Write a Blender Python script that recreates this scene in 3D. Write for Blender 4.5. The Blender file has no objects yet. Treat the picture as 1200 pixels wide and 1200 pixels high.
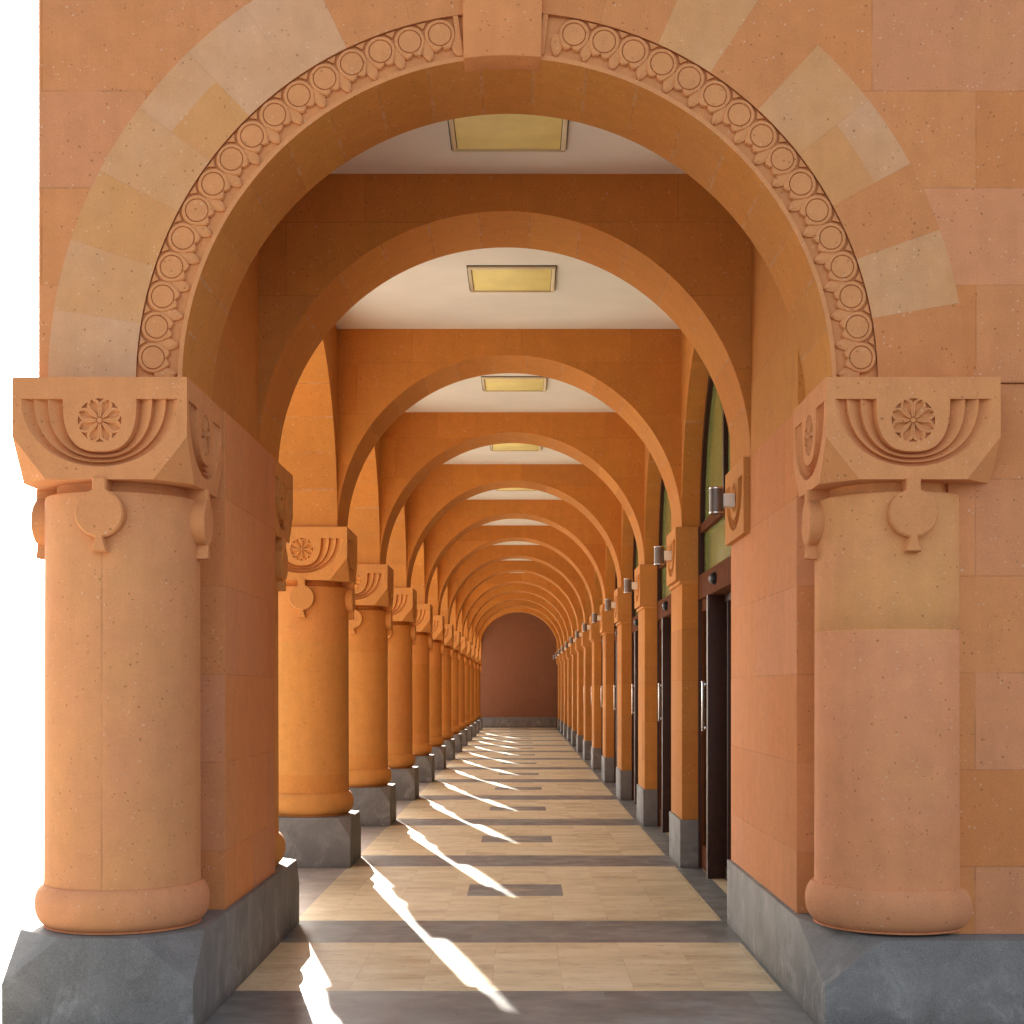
import bpy, bmesh, math, random
from mathutils import Vector, Matrix
from mathutils.geometry import tessellate_polygon

random.seed(7)
PI = math.pi
C = bpy.context.scene.collection

# ------------------------------------------------------------------ layout (metres; X right, Y along the walk, Z up)
S = 3.67                 # bay
P0 = 8.48                # front of the first inner pillar
NP = 13                  # pillars 0..12
PD = 0.76                # capital depth
ZI = 2.856               # springing height
ZC = 4.52                # ceiling
XC = -0.10               # centre of the walk's arches
R = 1.445
XL, XR = -1.545, 1.345   # inner faces of the side walls
CX = -1.84               # axis of the round columns
CA = 0.38                # half a capital
CH = 0.445               # capital height
ZCAP = ZI - CH
YEND = 56.0
YF0, YF1 = 6.43, 7.06    # front arch
XF, RF, RB, RV = -0.064, 1.441, 1.645, 2.035


def P(k):
    return P0 + S * k


# ------------------------------------------------------------------ mesh builder
class MB:
    def __init__(self):
        self.v, self.f, self.uv, self.t, self.m = [], [], [], [], []

    def poly(self, pts, uv=None, tone=-1.0, mat=0):
        pts = [Vector(p) for p in pts]
        if uv is None:
            n = Vector((0, 0, 0))
            for i in range(len(pts)):
                a, b = pts[i], pts[(i + 1) % len(pts)]
                n += Vector(((a.y - b.y) * (a.z + b.z), (a.z - b.z) * (a.x + b.x), (a.x - b.x) * (a.y + b.y)))
            ax = max(range(3), key=lambda i: abs(n[i]))
            if ax == 0:
                uv = [(p.y / .92, p.z / .43 + .35) for p in pts]
            elif ax == 1:
                uv = [(p.x / .92 + .31, p.z / .43 + .35) for p in pts]
            else:
                uv = [(p.x / .92 + .31, p.y / .6) for p in pts]
        i0 = len(self.v)
        self.v += [tuple(p) for p in pts]
        self.f.append(tuple(range(i0, i0 + len(pts))))
        self.uv.append(uv)
        self.t.append(tone)
        self.m.append(mat)

    def box(self, x0, x1, y0, y1, z0, z1, tone=-1.0, mat=0, uv=None):
        a = [(x0, y0, z0), (x1, y0, z0), (x1, y1, z0), (x0, y1, z0), (x0, y0, z1), (x1, y0, z1), (x1, y1, z1), (x0, y1, z1)]
        for q in ((0, 3, 2, 1), (4, 5, 6, 7), (0, 1, 5, 4), (1, 2, 6, 5), (2, 3, 7, 6), (3, 0, 4, 7)):
            self.poly([a[i] for i in q], uv=[uv] * 4 if uv else None, tone=tone, mat=mat)

    def lathe(self, prof, cx=0, cy=0, n=64, tone=-1.0, vh=1.0, mat=0, v0=.25, cap=True, seam=0):
        """prof: (r, z) from bottom to top, about a vertical axis"""
        for (r0, z0), (r1, z1) in zip(prof[:-1], prof[1:]):
            for i in range(n):
                a0, a1 = 2 * PI * i / n, 2 * PI * (i + 1) / n
                ua, ub = (a0 / PI + .5, a1 / PI + .5) if seam else (.25, .25)
                q = [(cx + r0 * math.cos(a0), cy + r0 * math.sin(a0), z0), (cx + r0 * math.cos(a1), cy + r0 * math.sin(a1), z0),
                     (cx + r1 * math.cos(a1), cy + r1 * math.sin(a1), z1), (cx + r1 * math.cos(a0), cy + r1 * math.sin(a0), z1)]
                self.poly(q, uv=[(ua, z0 / vh + v0), (ub, z0 / vh + v0), (ub, z1 / vh + v0), (ua, z1 / vh + v0)], tone=tone, mat=mat)
        if cap:
            for (r, z), d in ((prof[0], -1), (prof[-1], 1)):
                ring = [(cx + r * math.cos(d * 2 * PI * i / n), cy + r * math.sin(d * 2 * PI * i / n), z) for i in range(n)]
                self.poly(ring, uv=[(.25, z / vh + v0)] * n, tone=tone, mat=mat)

    def build(self, name, mats, parent=None, bevel=0.0, sharp=32, loc=None, fix=True, smooth=True):
        me = bpy.data.meshes.new(name)
        bm = bmesh.new()
        ul = bm.loops.layers.uv.new('UVMap')
        tl = bm.faces.layers.float.new('tone')
        vs = [bm.verts.new(p) for p in self.v]
        for f, uv, t, m in zip(self.f, self.uv, self.t, self.m):
            try:
                fc = bm.faces.new([vs[i] for i in f])
            except ValueError:
                continue
            fc[tl] = t
            fc.material_index = m
            for lp, w in zip(fc.loops, uv):
                lp[ul].uv = w
        bmesh.ops.remove_doubles(bm, verts=bm.verts, dist=1e-5)
        bmesh.ops.dissolve_degenerate(bm, dist=1e-6, edges=bm.edges)
        if fix:
            bmesh.ops.recalc_face_normals(bm, faces=bm.faces)
        if bevel > 0:
            ed = [e for e in bm.edges if len(e.link_faces) == 2 and e.calc_face_angle(0) > math.radians(38)]
            bmesh.ops.bevel(bm, geom=ed, offset=bevel, segments=2, profile=.5, affect='EDGES', clamp_overlap=True)
        bm.to_mesh(me)
        bm.free()
        for p in me.polygons:
            p.use_smooth = smooth
        if smooth:
            me.set_sharp_from_angle(angle=math.radians(sharp))
        for m in (mats if isinstance(mats, (list, tuple)) else [mats]):
            me.materials.append(m)
        o = bpy.data.objects.new(name, me)
        C.objects.link(o)
        if parent is not None:
            o.parent = parent
        if loc is not None:
            o.location = loc
        return o


def tag(o, label=None, cat=None, group=None, kind=None):
    if label:
        o['label'] = label
        kind = kind or 'thing'
    if cat: o['category'] = cat
    if group: o['group'] = group
    if kind: o['kind'] = kind
    return o


def thing(name, label, cat, loc=(0, 0, 0), group=None):
    o = bpy.data.objects.new(name, None)
    C.objects.link(o)
    o.empty_display_size = .1
    o.location = loc
    return tag(o, label, cat, group)


def kids(o):
    return [c for c in bpy.data.objects if c.parent == o]


def copy_tree(o, parent=None):
    c = o.copy()
    C.objects.link(c)
    if parent is not None:
        c.parent = parent
        c.matrix_parent_inverse = o.matrix_parent_inverse.copy()
    for ch in kids(o):
        copy_tree(ch, c)
    return c


def use(src, name, parent, loc=(0, 0, 0)):
    """another object on the mesh of SRC"""
    o = bpy.data.objects.new(name, src.data if hasattr(src, 'data') else src)
    C.objects.link(o)
    o.parent = parent
    o.location = loc
    return o


ORD = ['first', 'second', 'third', 'fourth', 'fifth', 'sixth', 'seventh', 'eighth', 'ninth', 'tenth', 'eleventh', 'twelfth', 'thirteenth', 'fourteenth']


# ------------------------------------------------------------------ materials
def nodes_of(name):
    m = bpy.data.materials.new(name)
    m.use_nodes = True
    nt = m.node_tree
    b = nt.nodes['Principled BSDF']
    return m, nt, b


class N:
    """small helper to write node graphs"""
    def __init__(self, nt):
        self.nt = nt

    def new(self, t, **kw):
        n = self.nt.nodes.new(t)
        for k, v in kw.items():
            setattr(n, k, v)
        return n

    def put(self, sock, v):
        if v is None:
            return
        if isinstance(v, bpy.types.NodeSocket):
            self.nt.links.new(v, sock)
        else:
            sock.default_value = v

    def math(self, op, a, b=None, c=None, clamp=False):
        n = self.new('ShaderNodeMath', operation=op, use_clamp=clamp)
        for i, v in enumerate((a, b, c)):
            if v is not None:
                self.put(n.inputs[i], v)
        return n.outputs[0]

    def mix(self, fac, a, b, blend='MIX'):
        n = self.new('ShaderNodeMix', data_type='RGBA', blend_type=blend)
        self.put(n.inputs['Factor'], fac)
        self.put(n.inputs[6], a)
        self.put(n.inputs[7], b)
        return n.outputs[2]

    def noise(self, vec, scale, detail=4, rough=.55, col=False):
        n = self.new('ShaderNodeTexNoise')
        self.put(n.inputs['Vector'], vec)
        n.inputs['Scale'].default_value = scale
        n.inputs['Detail'].default_value = detail
        n.inputs['Roughness'].default_value = rough
        return n.outputs[1] if col else n.outputs[0]

    def ramp(self, fac, stops, interp='LINEAR'):
        n = self.new('ShaderNodeValToRGB')
        n.color_ramp.interpolation = interp
        els = n.color_ramp.elements
        els[0].position, els[0].color = stops[0][0], stops[0][1]
        els[1].position, els[1].color = stops[1][0], stops[1][1]
        for p, c in stops[2:]:
            e = els.new(p)
            e.color = c
        self.put(n.inputs[0], fac)
        return n.outputs[0]

    def map(self, v, a, b, c=0.0, d=1.0):
        n = self.new('ShaderNodeMapRange')
        self.put(n.inputs[0], v)
        n.inputs[1].default_value, n.inputs[2].default_value = a, b
        n.inputs[3].default_value, n.inputs[4].default_value = c, d
        return n.outputs[0]

    def scale(self, v, s):
        n = self.new('ShaderNodeMapping')
        self.put(n.inputs[0], v)
        n.inputs['Scale'].default_value = s
        return n.outputs[0]


def c4(r, g, b):
    return (r, g, b, 1)


def stone_mat(name, stops, pit=1.0, joint=.004, smear=.0, joint_dark=.30, spread=1.0, hue=.07):
    """volcanic tuff: blocks of slightly different hue, pits, pale specks, fine joints"""
    m, nt, b = nodes_of(name)
    n = N(nt)
    pos = n.new('ShaderNodeNewGeometry').outputs['Position']
    uv = n.new('ShaderNodeSeparateXYZ')
    n.put(uv.inputs[0], n.new('ShaderNodeUVMap', uv_map='UVMap').outputs[0])
    u, v = uv.outputs[0], uv.outputs[1]
    row = n.math('FLOOR', v)
    u2 = n.math('MULTIPLY_ADD', n.math('FLOORED_MODULO', row, 2.0), .5, u)
    colm = n.math('FLOOR', u2)
    rnd = n.new('ShaderNodeObjectInfo').outputs['Random']
    cmb = n.new('ShaderNodeCombineXYZ')
    n.put(cmb.inputs[0], colm)
    n.put(cmb.inputs[1], row)
    n.put(cmb.inputs[2], n.math('MULTIPLY', rnd, 91.7))
    wn = n.new('ShaderNodeTexWhiteNoise', noise_dimensions='3D')
    n.put(wn.inputs[0], cmb.outputs[0])
    tone = n.new('ShaderNodeAttribute', attribute_name='tone').outputs['Fac']
    has = n.math('GREATER_THAN', tone, -.5)
    mixf = n.new('ShaderNodeMix', data_type='FLOAT')
    n.put(mixf.inputs[0], has)
    n.put(mixf.inputs[2], n.math('MULTIPLY', wn.outputs[0], spread))
    n.put(mixf.inputs[3], tone)
    cloud = n.noise(pos, 2.6, 5, .6)
    t = n.math('ADD', mixf.outputs[0], n.math('MULTIPLY', n.math('SUBTRACT', cloud, .5), .35))
    col = n.ramp(t, stops)
    # brightness of each block and slow mottling
    br = n.math('MULTIPLY_ADD', n.math('SUBTRACT', n.noise(pos, 9, 6, .62), .5), .34, 1.0)
    wsep = n.new('ShaderNodeSeparateColor')
    n.put(wsep.inputs[0], wn.outputs[1])
    br = n.math('MULTIPLY', br, n.map(wsep.outputs[1], 0, 1, 1 - hue, 1 + hue))
    br = n.math('MULTIPLY', br, n.math('MULTIPLY_ADD', n.math('SUBTRACT', n.noise(n.scale(pos, (5, 5, .55)), 2.4, 6, .62), .5), .22, 1.0))
    br = n.math('MULTIPLY', br, n.math('MULTIPLY_ADD', n.math('SUBTRACT', rnd, .5), .09, 1.0))
    hsv = n.new('ShaderNodeHueSaturation')
    n.put(hsv.inputs['Color'], col)
    n.put(hsv.inputs['Value'], br)
    col = hsv.outputs[0]
    # fine grain
    grain = n.noise(pos, 130, 3, .7)
    col = n.mix(.13, col, n.ramp(grain, [(.25, c4(.12, .045, .02)), (.75, c4(.85, .48, .25))]), 'MIX') if pit else col
    # pale specks and dark pits
    wv = n.new('ShaderNodeVectorMath', operation='MULTIPLY_ADD')
    n.put(wv.inputs[0], n.noise(pos, 4.3, 2, .5, True))
    wv.inputs[1].default_value = (.09, .10, .08)
    n.put(wv.inputs[2], pos)
    wpos = wv.outputs[0]
    vo = n.new('ShaderNodeTexVoronoi')
    n.put(vo.inputs['Vector'], wpos)
    vo.inputs['Scale'].default_value = 52
    vs = n.new('ShaderNodeSeparateColor')
    n.put(vs.inputs[0], vo.outputs['Color'])
    wob = n.math('MULTIPLY', n.math('SUBTRACT', n.noise(pos, 160, 2), .5), .22)
    dist = n.math('ADD', vo.outputs['Distance'], wob)
    rad = n.math('MULTIPLY', n.math('GREATER_THAN', vs.outputs[0], .45), n.math('MULTIPLY', n.math('POWER', vs.outputs[1], 1.6), .30))
    spk = n.math('LESS_THAN', dist, rad)
    light = n.math('GREATER_THAN', vs.outputs[2], .45)
    pits = n.math('MULTIPLY', spk, n.math('SUBTRACT', 1.0, light))
    pale = n.math('MULTIPLY', spk, light)
    # a few larger holes
    vo2 = n.new('ShaderNodeTexVoronoi')
    n.put(vo2.inputs['Vector'], n.scale(wpos, (1, 1, 1.5)))
    vo2.inputs['Scale'].default_value = 11
    vs2 = n.new('ShaderNodeSeparateColor')
    n.put(vs2.inputs[0], vo2.outputs['Color'])
    hole = n.math('LESS_THAN', n.math('ADD', vo2.outputs['Distance'], wob),
                  n.math('MULTIPLY', n.math('GREATER_THAN', vs2.outputs[0], .55), n.math('MULTIPLY', vs2.outputs[1], .085)))
    pits = n.math('MAXIMUM', pits, hole)
    col = n.mix(n.math('MULTIPLY', pits, .45 * pit), col, c4(.11, .045, .02))
    col = n.mix(n.math('MULTIPLY', pale, .38 * pit), col, c4(.68, .50, .36))
    # joints
    fu, fv = n.math('FRACT', u2), n.math('FRACT', v)
    du = n.math('MINIMUM', fu, n.math('SUBTRACT', 1.0, fu))
    dv = n.math('MINIMUM', fv, n.math('SUBTRACT', 1.0, fv))
    dj = n.math('MINIMUM', du, n.math('MULTIPLY', dv, .5))
    jn = n.math('MULTIPLY', n.math('LESS_THAN', dj, joint), n.map(n.noise(pos, 5, 3), .35, .62))
    col = n.mix(n.math('MULTIPLY', jn, joint_dark), col, c4(.17, .075, .035))
    if smear:
        sm = n.math('MULTIPLY', n.map(dj, .0, .045, 1, 0), n.map(n.noise(pos, 8, 5, .7), .47, .60))
        col = n.mix(n.math('MULTIPLY', n.math('MAXIMUM', sm, 0.0), smear), col, c4(.55, .36, .22))
    n.put(b.inputs['Base Color'], col)
    b.inputs['Roughness'].default_value = .88
    b.inputs['Specular IOR Level'].default_value = .25
    bump = n.new('ShaderNodeBump')
    bump.inputs['Strength'].default_value = .35
    bump.inputs['Distance'].default_value = .004
    h = n.math('ADD', n.math('MULTIPLY', grain, .35), n.math('ADD', n.math('MULTIPLY', n.noise(pos, 24, 4), .5), n.math('MULTIPLY', n.noise(pos, 7, 2), 1.1)))
    h = n.math('SUBTRACT', h, n.math('MULTIPLY', pits, .9))
    h = n.math('SUBTRACT', h, n.math('MULTIPLY', jn, .9))
    n.put(bump.inputs['Height'], h)
    n.put(b.inputs['Normal'], bump.outputs[0])
    return m


def plain_mat(name, col, rough=.6, metal=0, spec=.5, var=.0, vs=6, **kw):
    m, nt, b = nodes_of(name)
    n = N(nt)
    base = c4(*col)
    if var:
        pos = n.new('ShaderNodeNewGeometry').outputs['Position']
        f = n.noise(pos, vs, 5, .6)
        base = n.mix(n.map(f, .3, .7), c4(*[x * (1 - var) for x in col]), c4(*[min(1, x * (1 + var)) for x in col]))
    n.put(b.inputs['Base Color'], base)
    b.inputs['Roughness'].default_value = rough
    b.inputs['Metallic'].default_value = metal
    b.inputs['Specular IOR Level'].default_value = spec
    for k, v in kw.items():
        b.inputs[k.replace('_', ' ')].default_value = v
    return m


OR_ = [(0.0, c4(.50, .180, .025)), (.35, c4(.525, .199, .030)), (.6, c4(.53, .208, .039)), (.8, c4(.54, .217, .033)), (1.0, c4(.51, .184, .028))]
FA_ = [(0.0, c4(.58, .205, .062)), (.3, c4(.60, .236, .082)), (.52, c4(.605, .248, .115)), (.75, c4(.62, .292, .100)), (1.0, c4(.63, .360, .205))]
M = {}
M['stone'] = stone_mat('orange_tuff', OR_)
M['soffit'] = stone_mat('orange_tuff_arch', OR_, joint=.010, smear=.55, joint_dark=.45)
M['column'] = stone_mat('column_tuff', [(0, c4(.58, .220, .038)), (.5, c4(.61, .262, .055)), (1, c4(.58, .228, .052))], joint=0.0)
M['facade'] = stone_mat('pink_tuff', FA_, spread=.55, hue=.05)
M['carved'] = stone_mat('carved_tuff', [(0, c4(.58, .232, .078)), (.5, c4(.60, .25, .092)), (1, c4(.60, .268, .105))], joint=0.0)
M['carved_warm_lit'] = stone_mat('carved_tuff_warm_lit', [(0, c4(.58, .235, .052)), (.5, c4(.60, .255, .062)), (1, c4(.60, .265, .07))], joint=0.0)  # same carved stone, with the walk's warmer light put into its colour
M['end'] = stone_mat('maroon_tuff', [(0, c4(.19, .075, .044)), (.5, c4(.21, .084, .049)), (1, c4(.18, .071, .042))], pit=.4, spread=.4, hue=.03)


def basalt():
    m, nt, b = nodes_of('grey_basalt')
    n = N(nt)
    pos = n.new('ShaderNodeNewGeometry').outputs['Position']
    warp = n.new('ShaderNodeVectorMath', operation='MULTIPLY_ADD')
    n.put(warp.inputs[0], n.noise(pos, 2.2, 3, .5, True))
    warp.inputs[1].default_value = (.6, .6, .6)
    n.put(warp.inputs[2], pos)
    w = warp.outputs[0]
    f = n.noise(w, 3.2, 7, .62)
    col = n.ramp(f, [(.28, c4(.105, .098, .088)), (.5, c4(.168, .157, .143)), (.72, c4(.255, .24, .22))])
    st = n.math('MULTIPLY', n.map(n.noise(n.scale(w, (1, 1, .45)), 6, 6, .7), .52, .70), .75)
    sep = n.new('ShaderNodeSeparateXYZ')
    n.put(sep.inputs[0], pos)
    low = n.map(sep.outputs[2], .02, .34, 1.0, .25)
    col = n.mix(n.math('MULTIPLY', n.math('MAXIMUM', st, 0.0), low), col, c4(.50, .48, .45))
    grime = n.math('MULTIPLY', n.map(n.math('ADD', sep.outputs[2], n.math('MULTIPLY', n.math('SUBTRACT', n.noise(pos, 9, 5, .7), .5), .12)), .0, .06, .65, .0), 1.0)
    col = n.mix(grime, col, c4(.055, .045, .036))
    col = n.mix(.34, col, n.ramp(n.noise(pos, 150, 4, .75), [(.32, c4(.045, .043, .04)), (.68, c4(.32, .31, .29))]))
    n.put(b.inputs['Base Color'], col)
    b.inputs['Roughness'].default_value = .72
    b.inputs['Specular IOR Level'].default_value = .35
    bump = n.new('ShaderNodeBump')
    bump.inputs['Strength'].default_value = .25
    bump.inputs['Distance'].default_value = .004
    n.put(bump.inputs['Height'], n.noise(pos, 40, 5, .65))
    n.put(b.inputs['Normal'], bump.outputs[0])
    return m


def paving(name, stops, su, sv, streak, joint, jcol, rough, wear=.0):
    """polished floor slabs: UV in slabs"""
    m, nt, b = nodes_of(name)
    n = N(nt)
    pos = n.new('ShaderNodeNewGeometry').outputs['Position']
    sep = n.new('ShaderNodeSeparateXYZ')
    n.put(sep.inputs[0], n.new('ShaderNodeUVMap', uv_map='UVMap').outputs[0])
    u, v = n.math('DIVIDE', sep.outputs[0], su), n.math('DIVIDE', sep.outputs[1], sv)
    cmb = n.new('ShaderNodeCombineXYZ')
    n.put(cmb.inputs[0], n.math('FLOOR', u))
    n.put(cmb.inputs[1], n.math('FLOOR', v))
    wn = n.new('ShaderNodeTexWhiteNoise', noise_dimensions='3D')
    n.put(wn.inputs[0], cmb.outputs[0])
    off = n.new('ShaderNodeVectorMath', operation='MULTIPLY_ADD')
    n.put(off.inputs[0], wn.outputs[1])
    off.inputs[1].default_value = (7, 7, 7)
    n.put(off.inputs[2], pos)
    q = off.outputs[0]
    f = n.noise(n.scale(q, streak), 5, 8, .66)
    f = n.math('ADD', f, n.math('MULTIPLY', n.math('SUBTRACT', wn.outputs[0], .5), .11))
    f = n.math('ADD', f, n.math('MULTIPLY', n.math('SUBTRACT', n.noise(pos, 1.3, 4), .5), .3))
    col = n.ramp(f, stops)
    ticks = n.map(n.noise(n.scale(q, (streak[0] * 1.6, streak[1] * 1.6, 1)), 17, 7, .74), .56, .70)
    col = n.mix(n.math('MULTIPLY', n.math('MAXIMUM', ticks, 0.0), .75 if wear else .2), col, c4(*jcol))
    fu, fv = n.math('FRACT', u), n.math('FRACT', v)
    du = n.math('MULTIPLY', n.math('MINIMUM', fu, n.math('SUBTRACT', 1.0, fu)), su)
    dv = n.math('MULTIPLY', n.math('MINIMUM', fv, n.math('SUBTRACT', 1.0, fv)), sv)
    dj = n.math('ADD', n.math('MINIMUM', du, dv), n.math('MULTIPLY', n.math('SUBTRACT', n.noise(pos, 22, 4, .7), .5), .006))
    jn = n.math('LESS_THAN', dj, joint)
    col = n.mix(n.math('MULTIPLY', jn, n.map(n.noise(pos, 3, 3), .40, .68, .05, .60)), col, c4(*jcol))
    n.put(b.inputs['Base Color'], col)
    n.put(b.inputs['Roughness'], n.map(n.noise(pos, 6, 5), .3, .7, rough - .07, rough + .1))
    b.inputs['Specular IOR Level'].default_value = .4
    bump = n.new('ShaderNodeBump')
    bump.inputs['Strength'].default_value = .12
    bump.inputs['Distance'].default_value = .003
    n.put(bump.inputs['Height'], n.math('SUBTRACT', n.noise(q, 30, 5), jn))
    n.put(b.inputs['Normal'], bump.outputs[0])
    return m


M['basalt'] = basalt()
M['travertine'] = paving('beige_travertine', [(.25, c4(.45, .36, .195)), (.5, c4(.66, .57, .36)), (.75, c4(.77, .70, .50))],
                         .355, .70, (.30, 1.0, 1.0), .0016, (.15, .09, .045), .42, wear=1)
M['band'] = paving('grey_slab', [(.25, c4(.10, .108, .104)), (.5, c4(.168, .181, .175)), (.75, c4(.272, .288, .278))],
                   .71, .84, (.6, 1.0, 1.0), .0016, (.075, .065, .06), .40)
M['border'] = paving('pale_grey_slab', [(.25, c4(.30, .27, .22)), (.5, c4(.41, .37, .31)), (.75, c4(.52, .48, .41))],
                     .90, .92, (.6, 1.0, 1.0), .003, (.12, .10, .08), .45)
M['inlay_tip'] = plain_mat('worn_tan_slab', (.34, .29, .22), .42, var=.2)
M['plaza'] = paving('plaza_slab', [(.25, c4(.60, .55, .47)), (.5, c4(.68, .63, .54)), (.75, c4(.74, .69, .60))],
                    1.2, 1.2, (1.0, 1.0, 1.0), .006, (.3, .27, .23), .75)
M['unseen_dark_ground'] = paving('unseen_dark_paving', [(.25, c4(.18, .168, .15)), (.5, c4(.23, .215, .19)), (.75, c4(.28, .262, .235))], .6, .6, (1.0, 1.0, 1.0), .005, (.05, .045, .04), .8)  # unseen ground round the camera, made dark to cut bounce into the first bay
M['plaster'] = plain_mat('ceiling_paint', (.80, .79, .745), .9, spec=.2, var=.06, vs=1.2)
M['panel'] = plain_mat('yellowed_diffuser', (.92, .82, .33), .45, var=.09, vs=4)
M['lampframe'] = plain_mat('cream_metal', (.78, .70, .50), .5, var=.06)
M['gap_shade'] = plain_mat('painted_gap_shade', (.03, .026, .022), .8)  # near-black colour painted in for the shade round the lamp frame
M['wood'] = plain_mat('dark_brown_frame', (.045, .018, .012), .45, spec=.25, var=.18, vs=14)
M['wood_light'] = plain_mat('brown_transom', (.12, .042, .018), .85, spec=.03, var=.15, vs=12)
M['chrome'] = plain_mat('chrome', (.66, .62, .56), .22, metal=1)
M['bronze'] = plain_mat('grey_anodised', (.19, .16, .14), .45, metal=.6, var=.08)
M['whitepaint'] = plain_mat('cream_bracket', (.84, .80, .70), .5)
M['lens'] = plain_mat('lamp_glass', (.75, .72, .62), .12)
M['black'] = plain_mat('black_plastic', (.008, .009, .011), .35, spec=.12)
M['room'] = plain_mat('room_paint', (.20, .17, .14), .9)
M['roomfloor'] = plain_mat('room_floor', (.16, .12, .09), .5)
M['olive_pane'] = plain_mat('olive_sheet', (.22, .26, .085), .16, var=.18, vs=3)  # opaque olive sheet of the upper panes and fanlights
M['glass'] = plain_mat('door_glass', (.55, .62, .5), .015, spec=.7, Transmission_Weight=1.0, IOR=1.45)

# ------------------------------------------------------------------ carved capital
_a, _h, _ce, _cz = CA, CH, .145, .185
ZT = _h - .095


def u_curve(th, w, bt, ex):
    c, s = math.cos(th), math.sin(th)
    return (math.copysign(abs(c) ** (2 / ex), c) * w, ZT - abs(s) ** (2 / ex) * bt)


def u_point(th, t):
    i = u_curve(th, .160, .228, 2.7)
    o = u_curve(th, .342, .295, 2.05)
    return (i[0] + (o[0] - i[0]) * t, i[1] + (o[1] - i[1]) * t)


ROSZ, ROSR = _h - .188, .095


def carved_face(mb, outline, fr, tone=.45, nseg=40):
    """flat field with a U of three stepped scallops and a round hole for the rosette. fr maps (u, z, depth) to space"""
    uvc = (.5, .5)
    D = .042
    ths = [PI * i / nseg for i in range(nseg + 1)]
    hole = [u_point(t, 1.0) for t in ths] + [u_point(t, 0.0) for t in reversed(ths)]
    ros = [(ROSR * math.cos(2 * PI * i / 40), ROSZ + ROSR * math.sin(2 * PI * i / 40)) for i in range(40)]
    loops = [outline, hole, ros]
    flat = [p for l in loops for p in l]
    for tri in tessellate_polygon([[Vector((p[0], p[1], 0)) for p in l] for l in loops]):
        mb.poly([fr(flat[i][0], flat[i][1], 0) for i in tri], uv=[uvc] * 3, tone=tone)
    prof = []
    for j in range(3):
        prof += [(j / 3 + (.03 if j else 0), 0 if j == 0 else .004), (j / 3 + .045, D * (1 - .12 * j)), (j / 3 + .17, D * .62)]
    prof += [(1.0, 0)]
    for t0, t1 in zip(ths[:-1], ths[1:]):
        for (a, da), (b, db) in zip(prof[:-1], prof[1:]):
            q = [(*u_point(t0, a), da), (*u_point(t1, a), da), (*u_point(t1, b), db), (*u_point(t0, b), db)]
            mb.poly([fr(*p) for p in q], uv=[uvc] * 4, tone=tone)
    for th in (0, PI):
        for j in range(3):
            seg = prof[3 * j:3 * j + 4]
            pts = [(*u_point(th, a), d) for a, d in seg]
            pts += [(*u_point(th, seg[-1][0]), 0), (*u_point(th, seg[0][0]), 0)]
            out = []
            for p in pts:
                if not out or (Vector(p) - Vector(out[-1])).length > 1e-6:
                    out.append(p)
            if (Vector(out[0]) - Vector(out[-1])).length < 1e-6:
                out.pop()
            mb.poly([fr(*p) for p in out], uv=[uvc] * len(out), tone=tone)


def rosette_face(mb, fr, tone=.5):
    nr, na = 22, 128
    H = []
    for j in range(nr + 1):
        rr = ROSR * j / nr
        row = []
        for i in range(na):
            an = 2 * PI * i / na
            loc = ((an / (2 * PI) * 8) % 1.0) * 2 - 1       # -1..1 across a petal
            edge = ROSR * (1.03 - .21 * abs(loc) ** 3)
            s = rr / ROSR
            q_ = rr / edge
            if rr > edge:
                d = .015
            elif s < .12:
                d = -.003
            elif s < .17:
                d = .007
            else:
                half = .16 + .52 * min(1, max(0, (q_ - .17) / .52)) ** .8          # half width of the hollow across the petal
                cap_ = 1 if q_ < .70 else max(0, 1 - ((q_ - .70) / .20) ** 2) ** .5
                e_ = abs(loc) / max(half * cap_, 1e-4)
                d = .001 + (.017 * (1 - e_ ** 2) ** .7 if e_ < 1 else 0) + .003 * max(0, abs(loc) - .86) / .14
            row.append((rr * math.cos(an), ROSZ + rr * math.sin(an), d))
        H.append(row)
    # closing ring back to the field
    H.append([(ROSR * math.cos(2 * PI * i / na), ROSZ + ROSR * math.sin(2 * PI * i / na), 0) for i in range(na)])
    for j in range(len(H) - 1):
        for i in range(na):
            k = (i + 1) % na
            q = [H[j][i], H[j][k], H[j + 1][k], H[j + 1][i]]
            if j == 0:
                q = [H[0][0], H[1][k], H[1][i]]
            mb.poly([fr(*p) for p in q], uv=[(.5, .5)] * len(q), tone=tone)


OUTL = [(-_a, _h), (-_a, _cz), (-_a + _ce, 0), (_a - _ce, 0), (_a, _cz), (_a, _h)]
FRAMES = [lambda u, z, d: (u, -_a + d, z), lambda u, z, d: (_a - d, u, z), lambda u, z, d: (-u, _a - d, z), lambda u, z, d: (-_a + d, -u, z)]


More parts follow.
